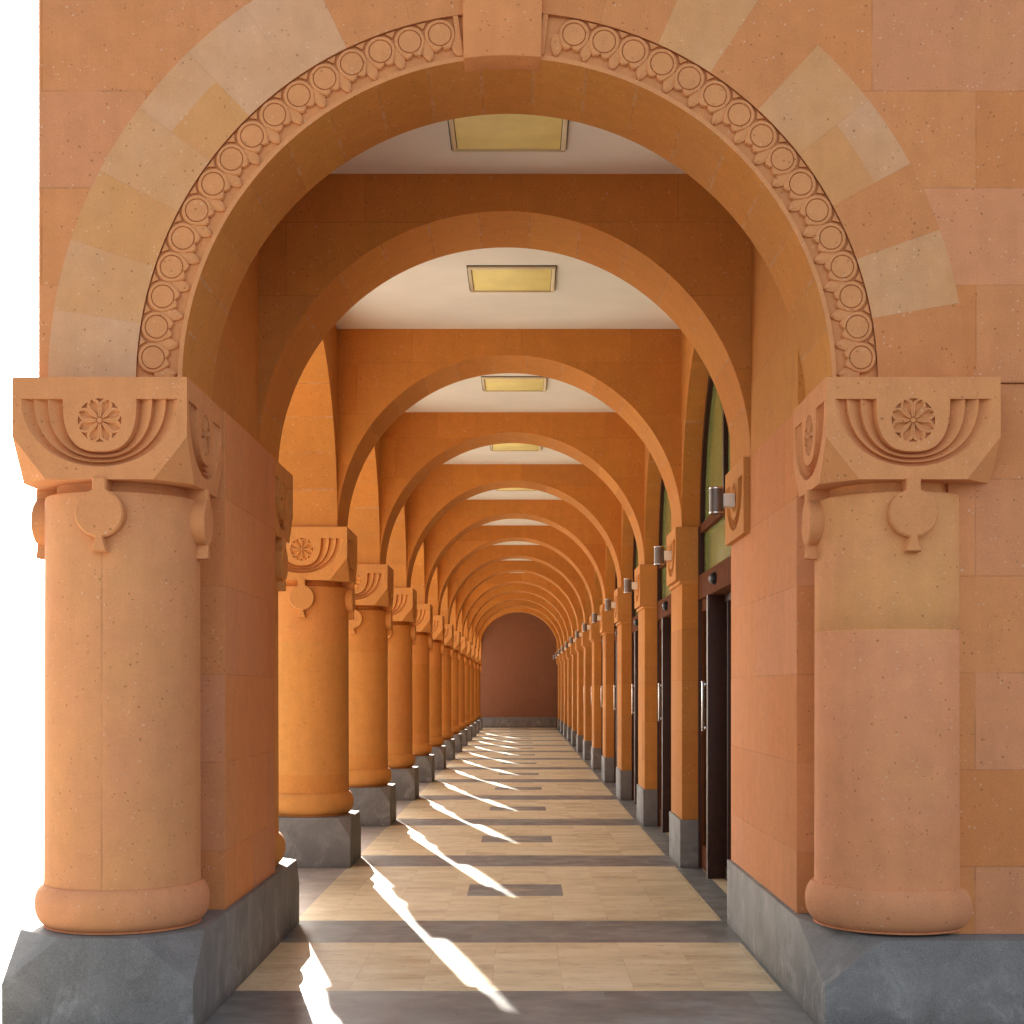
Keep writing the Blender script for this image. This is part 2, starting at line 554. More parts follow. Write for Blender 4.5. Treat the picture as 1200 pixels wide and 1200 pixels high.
def medallion(mb, ang, tone=.5):
    """the pendant disc below a capital: stem, disc and flared tail with real thickness; z=0 is the capital's underside"""
    out = []
    zc, r = -.148, .106
    hw = .031
    a0 = math.asin(hw / r)
    out += [(hw, .004), (hw, zc + r * math.cos(a0))]
    n = 22
    for i in range(1, n):
        an = PI / 2 - a0 - (PI - 2 * a0) * i / n
        out.append((r * math.cos(an), zc + r * math.sin(an)))
    zb = zc - r * math.cos(a0 * .62)
    out += [(.019, zb), (.019, zb - .012), (.034, zb - .062)]
    out = out + [(-x, z) for x, z in reversed(out)]
    y1, y0, bv = -.394, -.25, .008
    c, s = math.cos(ang), math.sin(ang)

    def rot(x, y, z):
        return (x * c - y * s, x * s + y * c, z)
    cen = (0, zc)

    def shrink(p):
        x, z = p
        return (x - math.copysign(bv * .8, x), z + (bv * .5 if z < zc - r else (0 if z > zc + r * .9 else (cen[1] - z) / r * bv)))
    inn = [shrink(p) for p in out]
    m = len(out)
    U = (.5, .5)
    for i in range(m):
        j = (i + 1) % m
        mb.poly([rot(out[i][0], y0, out[i][1]), rot(out[j][0], y0, out[j][1]), rot(out[j][0], y1 + bv, out[j][1]), rot(out[i][0], y1 + bv, out[i][1])], uv=[U] * 4, tone=tone)
        mb.poly([rot(out[i][0], y1 + bv, out[i][1]), rot(out[j][0], y1 + bv, out[j][1]), rot(inn[j][0], y1, inn[j][1]), rot(inn[i][0], y1, inn[i][1])], uv=[U] * 4, tone=tone)
    for yy, lp in ((y1, inn), (y0, out)):
        for tri in tessellate_polygon([[Vector((p[0], p[1], 0)) for p in lp]]):
            mb.poly([rot(lp[i][0], yy, lp[i][1]) for i in tri], uv=[U] * 3, tone=tone)


def capital_mb():
    mb = MB()
    for fr in FRAMES:
        carved_face(mb, OUTL, fr)
    U = (.5, .5)
    for sx, sy in ((1, 1), (1, -1), (-1, 1), (-1, -1)):
        mb.poly([(sx * _a, sy * _a, _cz), (sx * (_a - _ce), sy * _a, 0), (sx * _a, sy * (_a - _ce), 0)], uv=[U] * 3, tone=.3)
    b = _a - _ce
    mb.poly([(-b, -_a, 0), (b, -_a, 0), (_a, -b, 0), (_a, b, 0), (b, _a, 0), (-b, _a, 0), (-_a, b, 0), (-_a, -b, 0)], uv=[U] * 8, tone=.4)
    mb.poly([(-_a, -_a, _h), (_a, -_a, _h), (_a, _a, _h), (-_a, _a, _h)], uv=[U] * 4, tone=.4)
    return mb


PROTO = {}
PROTO['capital'] = capital_mb().build('capital', M['carved'])
for i, fr in enumerate(FRAMES):
    mb = MB(); rosette_face(mb, fr); PROTO['rosette%d' % i] = mb.build('rosette', M['carved'], sharp=50)
    mb = MB(); medallion(mb, i * PI / 2); PROTO['medallion%d' % i] = mb.build('medallion', M['carved'])
SHAFT = [(.349, .600), (.348, .70), (.347, 1.2), (.346, 1.9), (.345, 2.350), (.341, 2.362), (.335, 2.366), (.296, 2.372), (.292, 2.40), (.292, 2.412)]
mb = MB(); mb.lathe(SHAFT, n=80, vh=1.12, v0=.31); PROTO['shaft'] = mb.build('shaft', M['column'])
mb = MB(); mb.lathe(SHAFT, n=80, vh=1e6, v0=.5, seam=1, tone=.62); PROTO['shaft_left'] = mb.build('shaft', M['facade'])
S2 = [p for p in SHAFT if p[1] < 1.3] + [(.3465, 1.757)]
mb = MB(); mb.lathe(S2, n=80, vh=1e6, v0=.5, tone=.50, cap=False); mb.lathe([(.3465, 1.757), (.3445, 1.759), (.3445, 1.763), (.3465, 1.765)] + [p for p in SHAFT if p[1] > 1.8], n=80, vh=1e6, v0=.5, tone=.68, cap=False); PROTO['shaft_right'] = mb.build('shaft', M['facade'], sharp=60)
TOR = [(.340, .42), (.352, .424)] + [(.326 + .064 * math.cos(a), .528 + .100 * math.sin(a)) for a in [PI * (-.43 + .76 * i / 16) for i in range(17)]] + [(.356, .613), (.3475, .6165), (.340, .6165)]
mb = MB(); mb.lathe(TOR, n=80, tone=.42); PROTO['base'] = mb.build('base_ring', M['column'], sharp=18)
mb = MB(); mb.lathe(TOR, n=80, vh=1e6, v0=.5, tone=.54); PROTO['base_front'] = mb.build('base_ring', M['facade'], sharp=18)


def plinth_mb(x0, x1, y0, y1, z1, cuts):
    """block with its upper corners cut off in triangles. cuts: (corner sx, sy) -> (cx, cy, dz)"""
    mb = MB()
    cs = {(-1, -1): (x0, y0), (1, -1): (x1, y0), (1, 1): (x1, y1), (-1, 1): (x0, y1)}
    order = [(-1, -1), (1, -1), (1, 1), (-1, 1)]
    top = []
    faces = [[], [], [], []]     # -y, +x, +y, -x, each as list of polygon points along the top from start corner to end corner
    for i, s in enumerate(order):
        x, y = cs[s]
        if s in cuts:
            cx, cy, dz = cuts[s]
            px, py = (x - s[0] * cx, y, z1), (x, y - s[1] * cy, z1)
            ap = (x, y, z1 - dz)
            first, second = (py, px) if s in ((-1, -1), (1, 1)) else (px, py)
            top += [first, second]
            mb.poly([first, second, ap])
            faces[(i - 1) % 4] += [first, ap]          # end of the previous face
            faces[i] = [ap, second] + faces[i]
        else:
            top.append((x, y, z1))
            faces[(i - 1) % 4] += [(x, y, z1)]
            faces[i] = [(x, y, z1)] + faces[i]
    for i in range(4):
        a, b = cs[order[i]], cs[order[(i + 1) % 4]]
        pts = faces[i]
        # order the top points from corner i to corner i+1
        ax = 0 if i in (0, 2) else 1
        sg = 1 if i in (0, 1) else -1
        pts = sorted(set(pts), key=lambda p: (sg * p[ax], 0))
        # apexes share the corner coordinate with nothing else on this face
        mb.poly([(a[0], a[1], 0)] + [(b[0], b[1], 0)] + list(reversed(pts)))
    mb.poly(top)
    mb.poly([(x0, y1, 0), (x1, y1, 0), (x1, y0, 0), (x0, y0, 0)])
    return mb


q = .11
PROTO['plinth'] = plinth_mb(-.41, .41, -.41, .41, .42, {k: (q, q, .16) for k in ((-1, -1), (1, -1), (1, 1), (-1, 1))}).build('plinth', M['basalt'], bevel=.004)
for o in list(PROTO.values()):
    C.objects.unlink(o)


def recoloured(key, mat):
    me = PROTO[key].data.copy()
    me.materials.clear()
    me.materials.append(mat)
    return me


WARM = {k: recoloured(k, M['carved_warm_lit']) for k in ['capital'] + ['rosette%d' % i for i in range(4)] + ['medallion%d' % i for i in range(4)]}


def column_parts(root, loc=(0, 0, 0), plinth=True, shaft='shaft'):
    x, y, z = loc
    if plinth:
        use(PROTO['plinth'], 'plinth', root, (x, y, 0))
    use(PROTO['base' if shaft == 'shaft' else 'base_front'], 'base_ring', root, (x, y, 0))
    use(PROTO[shaft], 'shaft', root, (x, y, 0))
    src = WARM if shaft == 'shaft' else PROTO
    cap = use(src['capital'], 'capital', root, (x, y, ZCAP))
    for i in range(4):
        use(src['rosette%d' % i], 'rosette', cap)
        use(src['medallion%d' % i], 'medallion', cap)


# ------------------------------------------------------------------ floor and ground
mb = MB()


def fq(x0, x1, y0, y1, mat, uo=0.0, vo=0.0):
    mb.poly([(x0, y0, 0), (x1, y0, 0), (x1, y1, 0), (x0, y1, 0)], uv=[(x + uo, y + vo) for x, y in ((x0, y0), (x1, y0), (x1, y1), (x0, y1))], mat=mat)


XB0, XB1, XD = -1.46, 1.295, 1.50
rows = [(-6.0, 5.5, 'b'), (5.5, 7.2, 'b')]
y = 7.2
for k in range(NP):
    rows.append((y, P(k) + .09, 'p'))
    rows.append((P(k) + .09, P(k) + .90, 'b'))
    y = P(k) + .90
rows.append((y, YEND, 'p'))
for y0, y1, kind in rows:
    if kind == 'b':
        fq(-2.6, XB0, y0, y1, 2, 2.6, -y0)
        fq(XB0, XD, y0, y1, 1, .3, -y0 + .01)
        fq(XD, 1.62, y0, y1, 1, .3, -y0 + .01)
    else:
        ym = (y0 + y1) / 2
        L = y1 - y0
        fq(-2.6, XB0, y0, y1, 2, 2.6, -y0)
        fq(XB1, XD, y0, y1, 1, .3, -y0)
        fq(XD, 1.62, y0, y1, 0, .1, -y0)
        if 2.5 < L < 4:
            a, b_, c, d = -.045 - .35, -.045 + .35, ym - .31, ym + .31
            fq(XB0, XB1, y0, c, 0, .178 - .03, -c + 1.4)
            fq(XB0, XB1, d, y1, 0, .178 - .03, -d)
            fq(XB0, a, c, d, 0, .178 - .03, -c + .045)
            fq(b_, XB1, c, d, 0, .178 - .03, -c + .045)
            # grey inlay with a small worn lozenge in the middle
            m_, n_ = (a + b_) / 2, (c + d) / 2
            hx, hy = .17, .10
            loz = [(m_ - hx, n_), (m_, n_ - hy), (m_ + hx, n_), (m_, n_ + hy)]
            mb.poly([(p[0], p[1], 0) for p in loz], uv=[(.2, .2)] * 4, mat=3)
            cor = [(a, c), (b_, c), (b_, d), (a, d)]
            for i, (p, r_, s_) in enumerate(((loz[0], cor[0], loz[1]), (loz[1], cor[1], loz[2]), (loz[2], cor[2], loz[3]), (loz[3], cor[3], loz[0]))):
                mb.poly([(*p, 0), (*r_, 0), (*s_, 0)], uv=[(w[0] - a, w[1] - c) for w in (p, r_, s_)], mat=1)
                nx = cor[(i + 1) % 4]
                mb.poly([(*s_, 0), (*r_, 0), (*nx, 0)], uv=[(w[0] - a, w[1] - c) for w in (s_, r_, nx)], mat=1)
        else:
            fq(XB0, XB1, y0, y1, 0, .178 - .03, -y0)
fl = mb.build('floor', [M['travertine'], M['band'], M['border'], M['inlay_tip']], fix=False)
tag(fl, kind='structure')

mb = MB()
for x0, x1, y0, y1, m_ in ((-400, -2.6, 3.0, 600, 0), (6.2, 400, 3.0, 600, 0), (-2.6, 6.2, YEND + .5, 600, 0),
                           (-400, -2.6, -400, 3.0, 1), (6.2, 400, -400, 3.0, 1), (-2.6, 6.2, -400, -6.0, 1), (1.62, 6.2, -6.0, 6.2, 1)):
    mb.poly([(x0, y0, -.004), (x1, y0, -.004), (x1, y1, -.004), (x0, y1, -.004)], uv=[(x0, y0), (x1, y0), (x1, y1), (x0, y1)], mat=m_)
g = mb.build('ground', [M['plaza'], M['unseen_dark_ground']], fix=False)
tag(g, kind='structure')

# ------------------------------------------------------------------ ceiling slab (also the flat roof)
mb = MB(); mb.box(XL - .02, 6.0, YF1 - .02, YEND + .02, ZC, ZC + .35)
tag(mb.build('ceiling', M['plaster']), kind='structure')

# ------------------------------------------------------------------ arches
def arch_wall(mb, fr, c, r, zs, u0, u1, top, t0, t1, nv=15, n=72, soffit_mat=1, foot=None):
    """wall with a half-round opening. fr(u, z, t) -> point"""
    def W(pts, **k):
        mb.poly([fr(*p) for p in pts], **k)

    def uvw(pts):
        return [(p[0] / .92, p[1] / .43 + .15) for p in pts]
    for t in (t0, t1):
        for i in range(n):
            a0, a1 = PI - PI * i / n, PI - PI * (i + 1) / n
            p, q_ = (c + r * math.cos(a0), zs + r * math.sin(a0)), (c + r * math.cos(a1), zs + r * math.sin(a1))
            pts = [(p[0], p[1], t), (q_[0], q_[1], t), (q_[0], top, t), (p[0], top, t)]
            W(pts, uv=uvw(pts))
        for a, b_ in ((u0, c - r), (c + r, u1)):
            if b_ - a > 1e-4:
                pts = [(a, zs, t), (b_, zs, t), (b_, top, t), (a, top, t)]
                W(pts, uv=uvw(pts))
    off = random.randint(0, 400)
    for i in range(n):
        a0, a1 = PI - PI * i / n, PI - PI * (i + 1) / n
        pts = [(c + r * math.cos(a0), zs + r * math.sin(a0), t0), (c + r * math.cos(a1), zs + r * math.sin(a1), t0),
               (c + r * math.cos(a1), zs + r * math.sin(a1), t1), (c + r * math.cos(a0), zs + r * math.sin(a0), t1)]
        W(pts, uv=[(off + nv * i / n, .3), (off + nv * (i + 1) / n, .3), (off + nv * (i + 1) / n, .7), (off + nv * i / n, .7)], mat=soffit_mat)
    for a, b_ in ((u0, c - r), (c + r, u1)):
        if b_ - a > 1e-4:
            W([(a, zs, t0), (b_, zs, t0), (b_, zs, t1), (a, zs, t1)])
    W([(u0, top, t0), (u1, top, t0), (u1, top, t1), (u0, top, t1)])
    W([(u0, zs, t0), (u0, zs, t1), (u0, top, t1), (u0, top, t0)])
    W([(u1, zs, t0), (u1, zs, t1), (u1, top, t1), (u1, top, t0)])


for k in range(NP):
    mb = MB()
    y0 = P(k) + .03
    arch_wall(mb, lambda u, z, t: (u, t, z), XC, R, ZI, XL - .012, XR + .012, ZC + .01, y0, y0 + .70)
    o = mb.build('cross_arch', [M['stone'], M['soffit']])
    if k == 0:
        lb = 'plain round arch across the walk directly behind the carved entrance arch'
    elif k == NP - 1:
        lb = 'farthest round arch across the walk, just before the dark end wall'
    else:
        lb = '%s plain round arch across the walk counted inward from the carved entrance arch' % ORD[k]
    tag(o, lb, 'arch', 'round arches across the walk')

# outer wall over the columns, one arched bay each
LW0 = -2.14
for k in range(-1, NP):
    mb = MB()
    a = P(k) + CA
    b_ = a + S
    if k == -1:
        mb.box(LW0, XL, YF1, b_, ZI, 5.4)
        lb = 'solid wall above the massive near pier under the outer edge of the roof'
    else:
        if k == NP - 1:
            b_ = YEND
        rr = S / 2 - .35
        arch_wall(mb, lambda u, z, t: (t, u, z), a + S / 2 if k < NP - 1 else a + (YEND - a) / 2 + .17, rr if k < NP - 1 else (YEND - a) / 2 - .20, ZI, a, b_, 5.4, LW0, XL)
        lb = 'outer arch over the column row, ' + ('nearest, beside the massive near pier' if k == 0 else ('farthest, touching the dark end wall' if k == NP - 1 else '%s opening from the massive near pier' % ORD[k]))
    o = mb.build('outer_arch' if k >= 0 else 'outer_wall', [M['stone'], M['soffit']])
    tag(o, lb, 'arch' if k >= 0 else 'wall', 'outer arches over the column row' if k >= 0 else None)

# inner wall over the glazed doors
RW1 = 1.72
for k in range(-1, NP):
    mb = MB()
    if k == -1:
        mb.box(XR, RW1, YF1, P(0) + CA, ZI, ZC + .01)
        lb = 'solid wall above the near door-side pier behind the carved entrance arch'
    else:
        a, b_ = P(k) + CA, (P(k + 1) + CA if k < NP - 1 else YEND)
        u0, u1 = P(k) + .86, (P(k + 1) + .02 if k < NP - 1 else YEND - .1)
        arch_wall(mb, lambda u, z, t: (t, u, z), (u0 + u1) / 2, (u1 - u0) / 2, ZI, a, b_, ZC + .01, XR, RW1)
        lb = 'orange arch over a glazed doorway, ' + ('nearest, beside the near door-side pier' if k == 0 else ('farthest, touching the dark end wall' if k == NP - 1 else '%s doorway from the near door-side pier' % ORD[k]))
    o = mb.build('door_arch' if k >= 0 else 'inner_wall', [M['stone'], M['soffit']])
    tag(o, lb, 'arch' if k >= 0 else 'wall', 'arches over the glazed doorways' if k >= 0 else None)

# ------------------------------------------------------------------ round columns
col0 = None
for k in range(1, NP):
    if k == 1:
        lb = 'nearest free-standing round column, right behind the massive near pier'
    elif k == NP - 1:
        lb = 'farthest round column, smallest of the row and beside the dark end wall'
    else:
        lb = '%s free-standing round column in the row behind the massive near pier' % ORD[k - 1]
    if col0 is None:
        o = thing('stone_column', lb, 'column', (CX, P(k) + CA, 0), 'round columns along the open side')
        column_parts(o)
        col0 = o
    else:
        o = copy_tree(col0)
        o.location = (CX, P(k) + CA, 0)
        o['label'] = lb

# ------------------------------------------------------------------ near pier on the open side
YC0, YC1 = 6.31 + CA, P(0) + CA
pier = thing('corner_pier', 'massive orange pier with carved capital, round front shaft and dark stone plinth at open side', 'pier', (CX, 7.8, 0))


def under(o, root):
    o.parent = root
    o.matrix_parent_inverse = Matrix.Translation(-Vector(root.location))
    return o


mb = plinth_mb(-2.25, -1.42, 6.275, P(0) + .80, .42, {(1, -1): (.25, .24, .20), (-1, -1): (.25, .24, .20), (1, 1): (.11, .11, .16), (-1, 1): (.11, .11, .16)})
under(mb.build('plinth', M['basalt'], bevel=.005), pier)
mb = MB(); mb.box(-2.16, -1.445, 7.08, P(0) + .04, .42, ZI - .002)
under(mb.build('pier_wall', M['facade'], bevel=.004), pier)
for yy in (YC0, YC1):
    column_parts(pier, (.005, yy - 7.8, 0), plinth=False, shaft='shaft_left' if yy == YC0 else 'shaft')

# ------------------------------------------------------------------ near pier on the door side
RX = 1.705
pier2 = thing('door_side_pier', 'broad pinkish pier with round engaged shaft and carved capital beside the first glazed door', 'pier', (RX, 7.8, 0))
mb = plinth_mb(1.312, 6.2, 6.275, P(0) + .78, .41, {(1, -1): (.1, .1, .1), (-1, -1): (.25, .62, .20)})
under(mb.build('plinth', M['basalt'], bevel=.005), pier2)
mb = MB(); mb.box(1.335, 2.4, 7.04, P(0) + .76, .41, ZI - .002)
under(mb.build('pier_wall', M['facade'], bevel=.004), pier2)
mb = MB(); mb.box(1.895, 6.0, 6.44, 7.042, .41, ZI - .002)
under(mb.build('front_wall', M['facade'], bevel=.004), pier2)
column_parts(pier2, (0, YC0 - 7.8, 0), plinth=False, shaft='shaft_right')


def impost_mb():
    """pilaster head: carved on the face to the walk (x = 0), plain on its short sides"""
    mb = MB()
    fr = lambda u, z, d: (d, -u, z)
    carved_face(mb, [(-_a, _h), (-_a, 0), (_a, 0), (_a, _h)], fr, tone=.4)
    for s in (1, -1):
        mb.poly([(0, s * _a, _h), (0, s * _a, 0), (.45, s * _a, 0), (.45, s * _a, _h)], tone=.35, uv=[(.5, .5)] * 4)
    for z in (0, _h):
        mb.poly([(0, -_a, z), (0, _a, z), (.45, _a, z), (.45, -_a, z)], tone=.35, uv=[(.5, .5)] * 4)
    return mb


PROTO['impost'] = impost_mb().build('capital', M['carved_warm_lit'])
mb = MB(); rosette_face(mb, lambda u, z, d: (d, -u, z)); PROTO['irosette'] = mb.build('rosette', M['carved_warm_lit'], sharp=50)
mb = MB(); mb.box(1.345 - 1.6, .2, -.375, .50, .40, ZCAP + .002); PROTO['pshaft'] = mb.build('shaft', M['stone'], bevel=.004)
mb = MB(); mb.box(1.328 - 1.6, .2, -.39, .51, 0, .40); PROTO['pplinth'] = mb.build('plinth', M['basalt'], bevel=.004)
mb = MB(); mb.box(1.322 - 1.6, .2, -.378, .47, ZCAP - .035, ZCAP - .001, tone=.4); PROTO['pneck'] = mb.build('necking', M['carved_warm_lit'], bevel=.010)
for n_ in ('impost', 'irosette', 'pshaft', 'pplinth', 'pneck'):
    C.objects.unlink(PROTO[n_])
cp = use(PROTO['impost'], 'capital', pier2, (1.298 - RX, YC1 - 7.8, ZCAP))
use(PROTO['irosette'], 'rosette', cp)

pil0 = None
for k in range(1, NP):
    lb = ('nearest square pilaster between glazed doorways, with grey stone foot and carved head' if k == 1 else
          ('farthest square pilaster between doorways, beside the dark end wall' if k == NP - 1 else
           '%s square pilaster between doorways counted from the near door-side pier' % ORD[k - 1]))
    if pil0 is None:
        o = thing('wall_pilaster', lb, 'pilaster', (1.6, P(k) + CA, 0), 'square pilasters between the doorways')
        use(PROTO['pplinth'], 'plinth', o)
        use(PROTO['pshaft'], 'shaft', o)
        use(PROTO['pneck'], 'necking', o)
        cp = use(PROTO['impost'], 'capital', o, (1.292 - 1.6, 0, ZCAP))
        use(PROTO['irosette'], 'rosette', cp)
        pil0 = o
    else:
        o = copy_tree(pil0)
        o.location = (1.6, P(k) + CA, 0)
        o['label'] = lb

# ------------------------------------------------------------------ carved entrance arch
arch = thing('entrance_arch', 'large round entrance arch with a carved band of ringed discs and a plain keystone', 'arch', (XF, YF0, ZI))
mb = MB()
XFL, XFR, ZTOP = LW0, 6.0, 6.2


def pol(r, a, t):
    return (XF + r * math.cos(a), t, ZI + r * math.sin(a))


DB = .022                                       # depth of the carved band
NSEG = 108
Y0 = YF0
# voussoirs on the front, joints as in the photograph (degrees from the right springing)
JR = [0, 10, 19.5, 28.5, 38, 47.4, 56.7, 66, 75.5, 90]
TR = [.15, .86, .25, .84, .85, .25, .84, .25, .15]  # pale stones dulled on this side, lens vignette put into their tone
JL = [0, 9.2, 18.2, 27.5, 36.8, 46, 55, 64.4, 75, 90]
TL = [.97, .86, .74, .86, .84, .95, .95, .28, .22]
vous = [(a, b_, t) for a, b_, t in zip(JR[:-1], JR[1:], TR)] + [(180 - b_, 180 - a, t) for a, b_, t in zip(JL[:-1], JL[1:], TL)]
for i, (a, b_, t) in enumerate(vous):
    n = 8
    for j in range(n):
        a0, a1 = math.radians(a + (b_ - a) * j / n), math.radians(a + (b_ - a) * (j + 1) / n)
        split = RV - .18 if t == .84 and i in (3, 13) else None
        rr = [RB, split, RV] if split else [RB, RV]
        for q0, q1 in zip(rr[:-1], rr[1:]):
            tone = t if not split else (.74 if q0 == RB else .92)
            mb.poly([pol(q0, a0, Y0), pol(q1, a0, Y0), pol(q1, a1, Y0), pol(q0, a1, Y0)],
                    uv=[(j / n, .03), (j / n, .97), ((j + 1) / n, .97), ((j + 1) / n, .03)], tone=tone)
# flat field outside the ring, and the back face, as strips from the arch to the wall's outline
def outline_pt(a):
    c_, s_ = math.cos(a), math.sin(a)
    ts = []
    if c_ > 1e-9: ts.append((XFR - XF) / c_)
    if c_ < -1e-9: ts.append((XFL - XF) / c_)
    if s_ > 1e-9: ts.append((ZTOP - ZI) / s_)
    t_ = min(ts)
    return (XF + t_ * c_, ZI + t_ * s_)


for rad, yy in ((RV, Y0), (RF, YF1)):
    angs = sorted([PI * i / NSEG for i in range(NSEG + 1)] + [math.atan2(ZTOP - ZI, XFR - XF), math.atan2(ZTOP - ZI, XFL - XF)])
    for a0, a1 in zip(angs[:-1], angs[1:]):
        p0, p1 = outline_pt(a0), outline_pt(a1)
        mb.poly([pol(rad, a0, yy), (p0[0], yy, p0[1]), (p1[0], yy, p1[1]), pol(rad, a1, yy)])
mb.poly([(XFL, Y0, ZTOP), (XFR, Y0, ZTOP), (XFR, YF1, ZTOP), (XFL, YF1, ZTOP)])
mb.poly([(XFL, Y0, ZI), (XFL, YF1, ZI), (XFL, YF1, ZTOP), (XFL, Y0, ZTOP)])
mb.poly([(XFR, Y0, ZI), (XFR, YF1, ZI), (XFR, YF1, ZTOP), (XFR, Y0, ZTOP)])
mb.poly([(XFL, Y0, ZI), (XF - RB, Y0, ZI), (XF - RB, YF1, ZI), (XFL, YF1, ZI)])
mb.poly([(XF + RB, Y0, ZI), (XFR, Y0, ZI), (XFR, YF1, ZI), (XF + RB, YF1, ZI)])
for s in (-1, 1):
    mb.poly([(XF + s * RF, Y0 + DB, ZI), (XF + s * RB, Y0 + DB, ZI), (XF + s * RB, YF1, ZI), (XF + s * RF, YF1, ZI)])
# wall of the recess
for i in range(NSEG):
    a0, a1 = PI * i / NSEG, PI * (i + 1) / NSEG
    mb.poly([pol(RB, a0, Y0), pol(RB, a1, Y0), pol(RB + .002, a1, Y0 + DB), pol(RB + .002, a0, Y0 + DB)], uv=[(.5, .5)] * 4, tone=.3)
under(mb.build('wall', M['facade'], smooth=False), arch)
# soffit as its own part
mb = MB()
NV = 19
for i in range(NSEG):
    a0, a1 = PI * i / NSEG, PI * (i + 1) / NSEG
    mb.poly([pol(RF, a0, Y0 + .004), pol(RF, a1, Y0 + .004), pol(RF, a1, YF1), pol(RF, a0, YF1)],
            uv=[(NV * i / NSEG + 3, .3), (NV * (i + 1) / NSEG + 3, .3), (NV * (i + 1) / NSEG + 3, .7), (NV * i / NSEG + 3, .7)])
under(mb.build('soffit', M['soffit']), arch)

# carved band
mb = MB()
U1 = (.5, .5)


def bp(s, r, d, am):
    """s metres along the band at mid radius from angle am, r metres outwards from mid radius, d height above the band floor"""
    rm = RF + .113
    a = am + s / rm
    return pol(rm + r, a, Y0 + DB - d)


for i in range(NSEG * 2):                      # floor of the band and the flat lip along the arch edge
    a0, a1 = PI * i / (2 * NSEG), PI * (i + 1) / (2 * NSEG)
    L1, L2 = RF + .021, RF + .026
    mb.poly([pol(L2, a0, Y0 + DB), pol(RB + .001, a0, Y0 + DB), pol(RB + .001, a1, Y0 + DB), pol(L2, a1, Y0 + DB)], uv=[U1] * 4, tone=.35)
    mb.poly([pol(L1, a0, Y0 + .004), pol(L2, a0, Y0 + DB), pol(L2, a1, Y0 + DB), pol(L1, a1, Y0 + .004)], uv=[U1] * 4, tone=.35)
    mb.poly([pol(RF, a0, Y0 + .004), pol(L1, a0, Y0 + .004), pol(L1, a1, Y0 + .004), pol(RF, a1, Y0 + .004)], uv=[U1] * 4, tone=.45)


def disc_ring(am):
    n = 32
    for i in range(n):
        f0, f1 = 2 * PI * i / n, 2 * PI * (i + 1) / n

        def ro(f):
            d = abs(((f + PI / 2 + PI) % (2 * PI)) - PI)       # distance from the inward direction
            return .0685 + .010 * math.exp(-((d - .42) / .26) ** 2) - .012 * math.exp(-(d / .16) ** 2)

        def pt(r, f, d):
            return bp(r * math.cos(f), .020 + r * math.sin(f), d, am)
        T = .0205
        prof = [(lambda f: 0.0001, T - .002), (lambda f: .0465, T - .001), (lambda f: .0488, T - .004), (lambda f: .0500, T - .012), (lambda f: .0512, T - .004),
                (lambda f: .0535, T), (lambda f: ro(f) - .005, T - .001), (lambda f: ro(f), T - .007), (lambda f: ro(f) + .001, 0)]
        for (r0, d0), (r1, d1) in zip(prof[:-1], prof[1:]):
            mb.poly([pt(r0(f0), f0, d0), pt(r1(f0), f0, d1), pt(r1(f1), f1, d1), pt(r0(f1), f1, d0)], uv=[U1] * 4, tone=.5)


def leaf(am, s0=0.0):
    n = 12
    L0, L1, w = -.090, .0, .029
    T = .017
    left, right, mid = [], [], []
    for i in range(n + 1):
        f = i / n
        r = L0 + (L1 - L0) * f + .012 * f
        ww = w * math.sin(PI * min(1, f * .82 + .0)) ** .8 if f > 0 else 0
        left.append((s0 - ww, r)); right.append((s0 + ww, r)); mid.append((s0, r))
    for i in range(n):
        for sd in (left, right):
            mb.poly([bp(*mid[i], T, am), bp(*mid[i + 1], T, am), bp(*sd[i + 1], T * .55, am), bp(*sd[i], T * .55, am)], uv=[U1] * 4, tone=.5)
            mb.poly([bp(*sd[i], T * .55, am), bp(*sd[i + 1], T * .55, am), bp(sd[i + 1][0], sd[i + 1][1], 0, am), bp(sd[i][0], sd[i][1], 0, am)], uv=[U1] * 4, tone=.5)


def drop(am):
    """small triangular bud near the outer edge between two rings"""
    pts = [(0, .060), (-.022, .088), (.022, .088)]
    c = (0, .080)
    for i in range(3):
        a, b_ = pts[i], pts[(i + 1) % 3]
        mb.poly([bp(*c, .018, am), bp(*a, .012, am), bp(*b_, .012, am)], uv=[U1] * 3, tone=.5)
        mb.poly([bp(*a, .012, am), bp(*b_, .012, am), bp(*b_, 0, am), bp(*a, 0, am)], uv=[U1] * 4, tone=.5)


def band_block(a, b_, r0, r1, d):
    q0 = [bp(0, r0, d, a), bp(0, r1, d, a), bp(0, r1, d, b_), bp(0, r0, d, b_)]
    q1 = [bp(0, r0, 0, a), bp(0, r1, 0, a), bp(0, r1, 0, b_), bp(0, r0, 0, b_)]
    mb.poly(q0, uv=[U1] * 4, tone=.45)
    for i in range(4):
        j = (i + 1) % 4
        mb.poly([q0[i], q0[j], q1[j], q1[i]], uv=[U1] * 4, tone=.45)


STEP = math.radians(5.0)
A0 = math.radians(4.1)
for side in (0, 1):
    for i in range(16):
        a = A0 + STEP * i
        a = a if side == 0 else PI - a
        disc_ring(a)
    for i in range(17):
        a = A0 + STEP * (i - .5)
        a = a if side == 0 else PI - a
        leaf(a)
        if 0 < i < 16:
            drop(a)
    e = (0, math.radians(.75)) if side == 0 else (PI - math.radians(.75), PI)
    band_block(e[0], e[1], -.089, .090, .020)
    e = (math.radians(83.6), math.radians(84.4)) if side == 0 else (math.radians(97.6), math.radians(98.4))
    band_block(e[0], e[1], -.089, .090, .020)
under(mb.build('carved_band', M['carved'], sharp=38), arch)

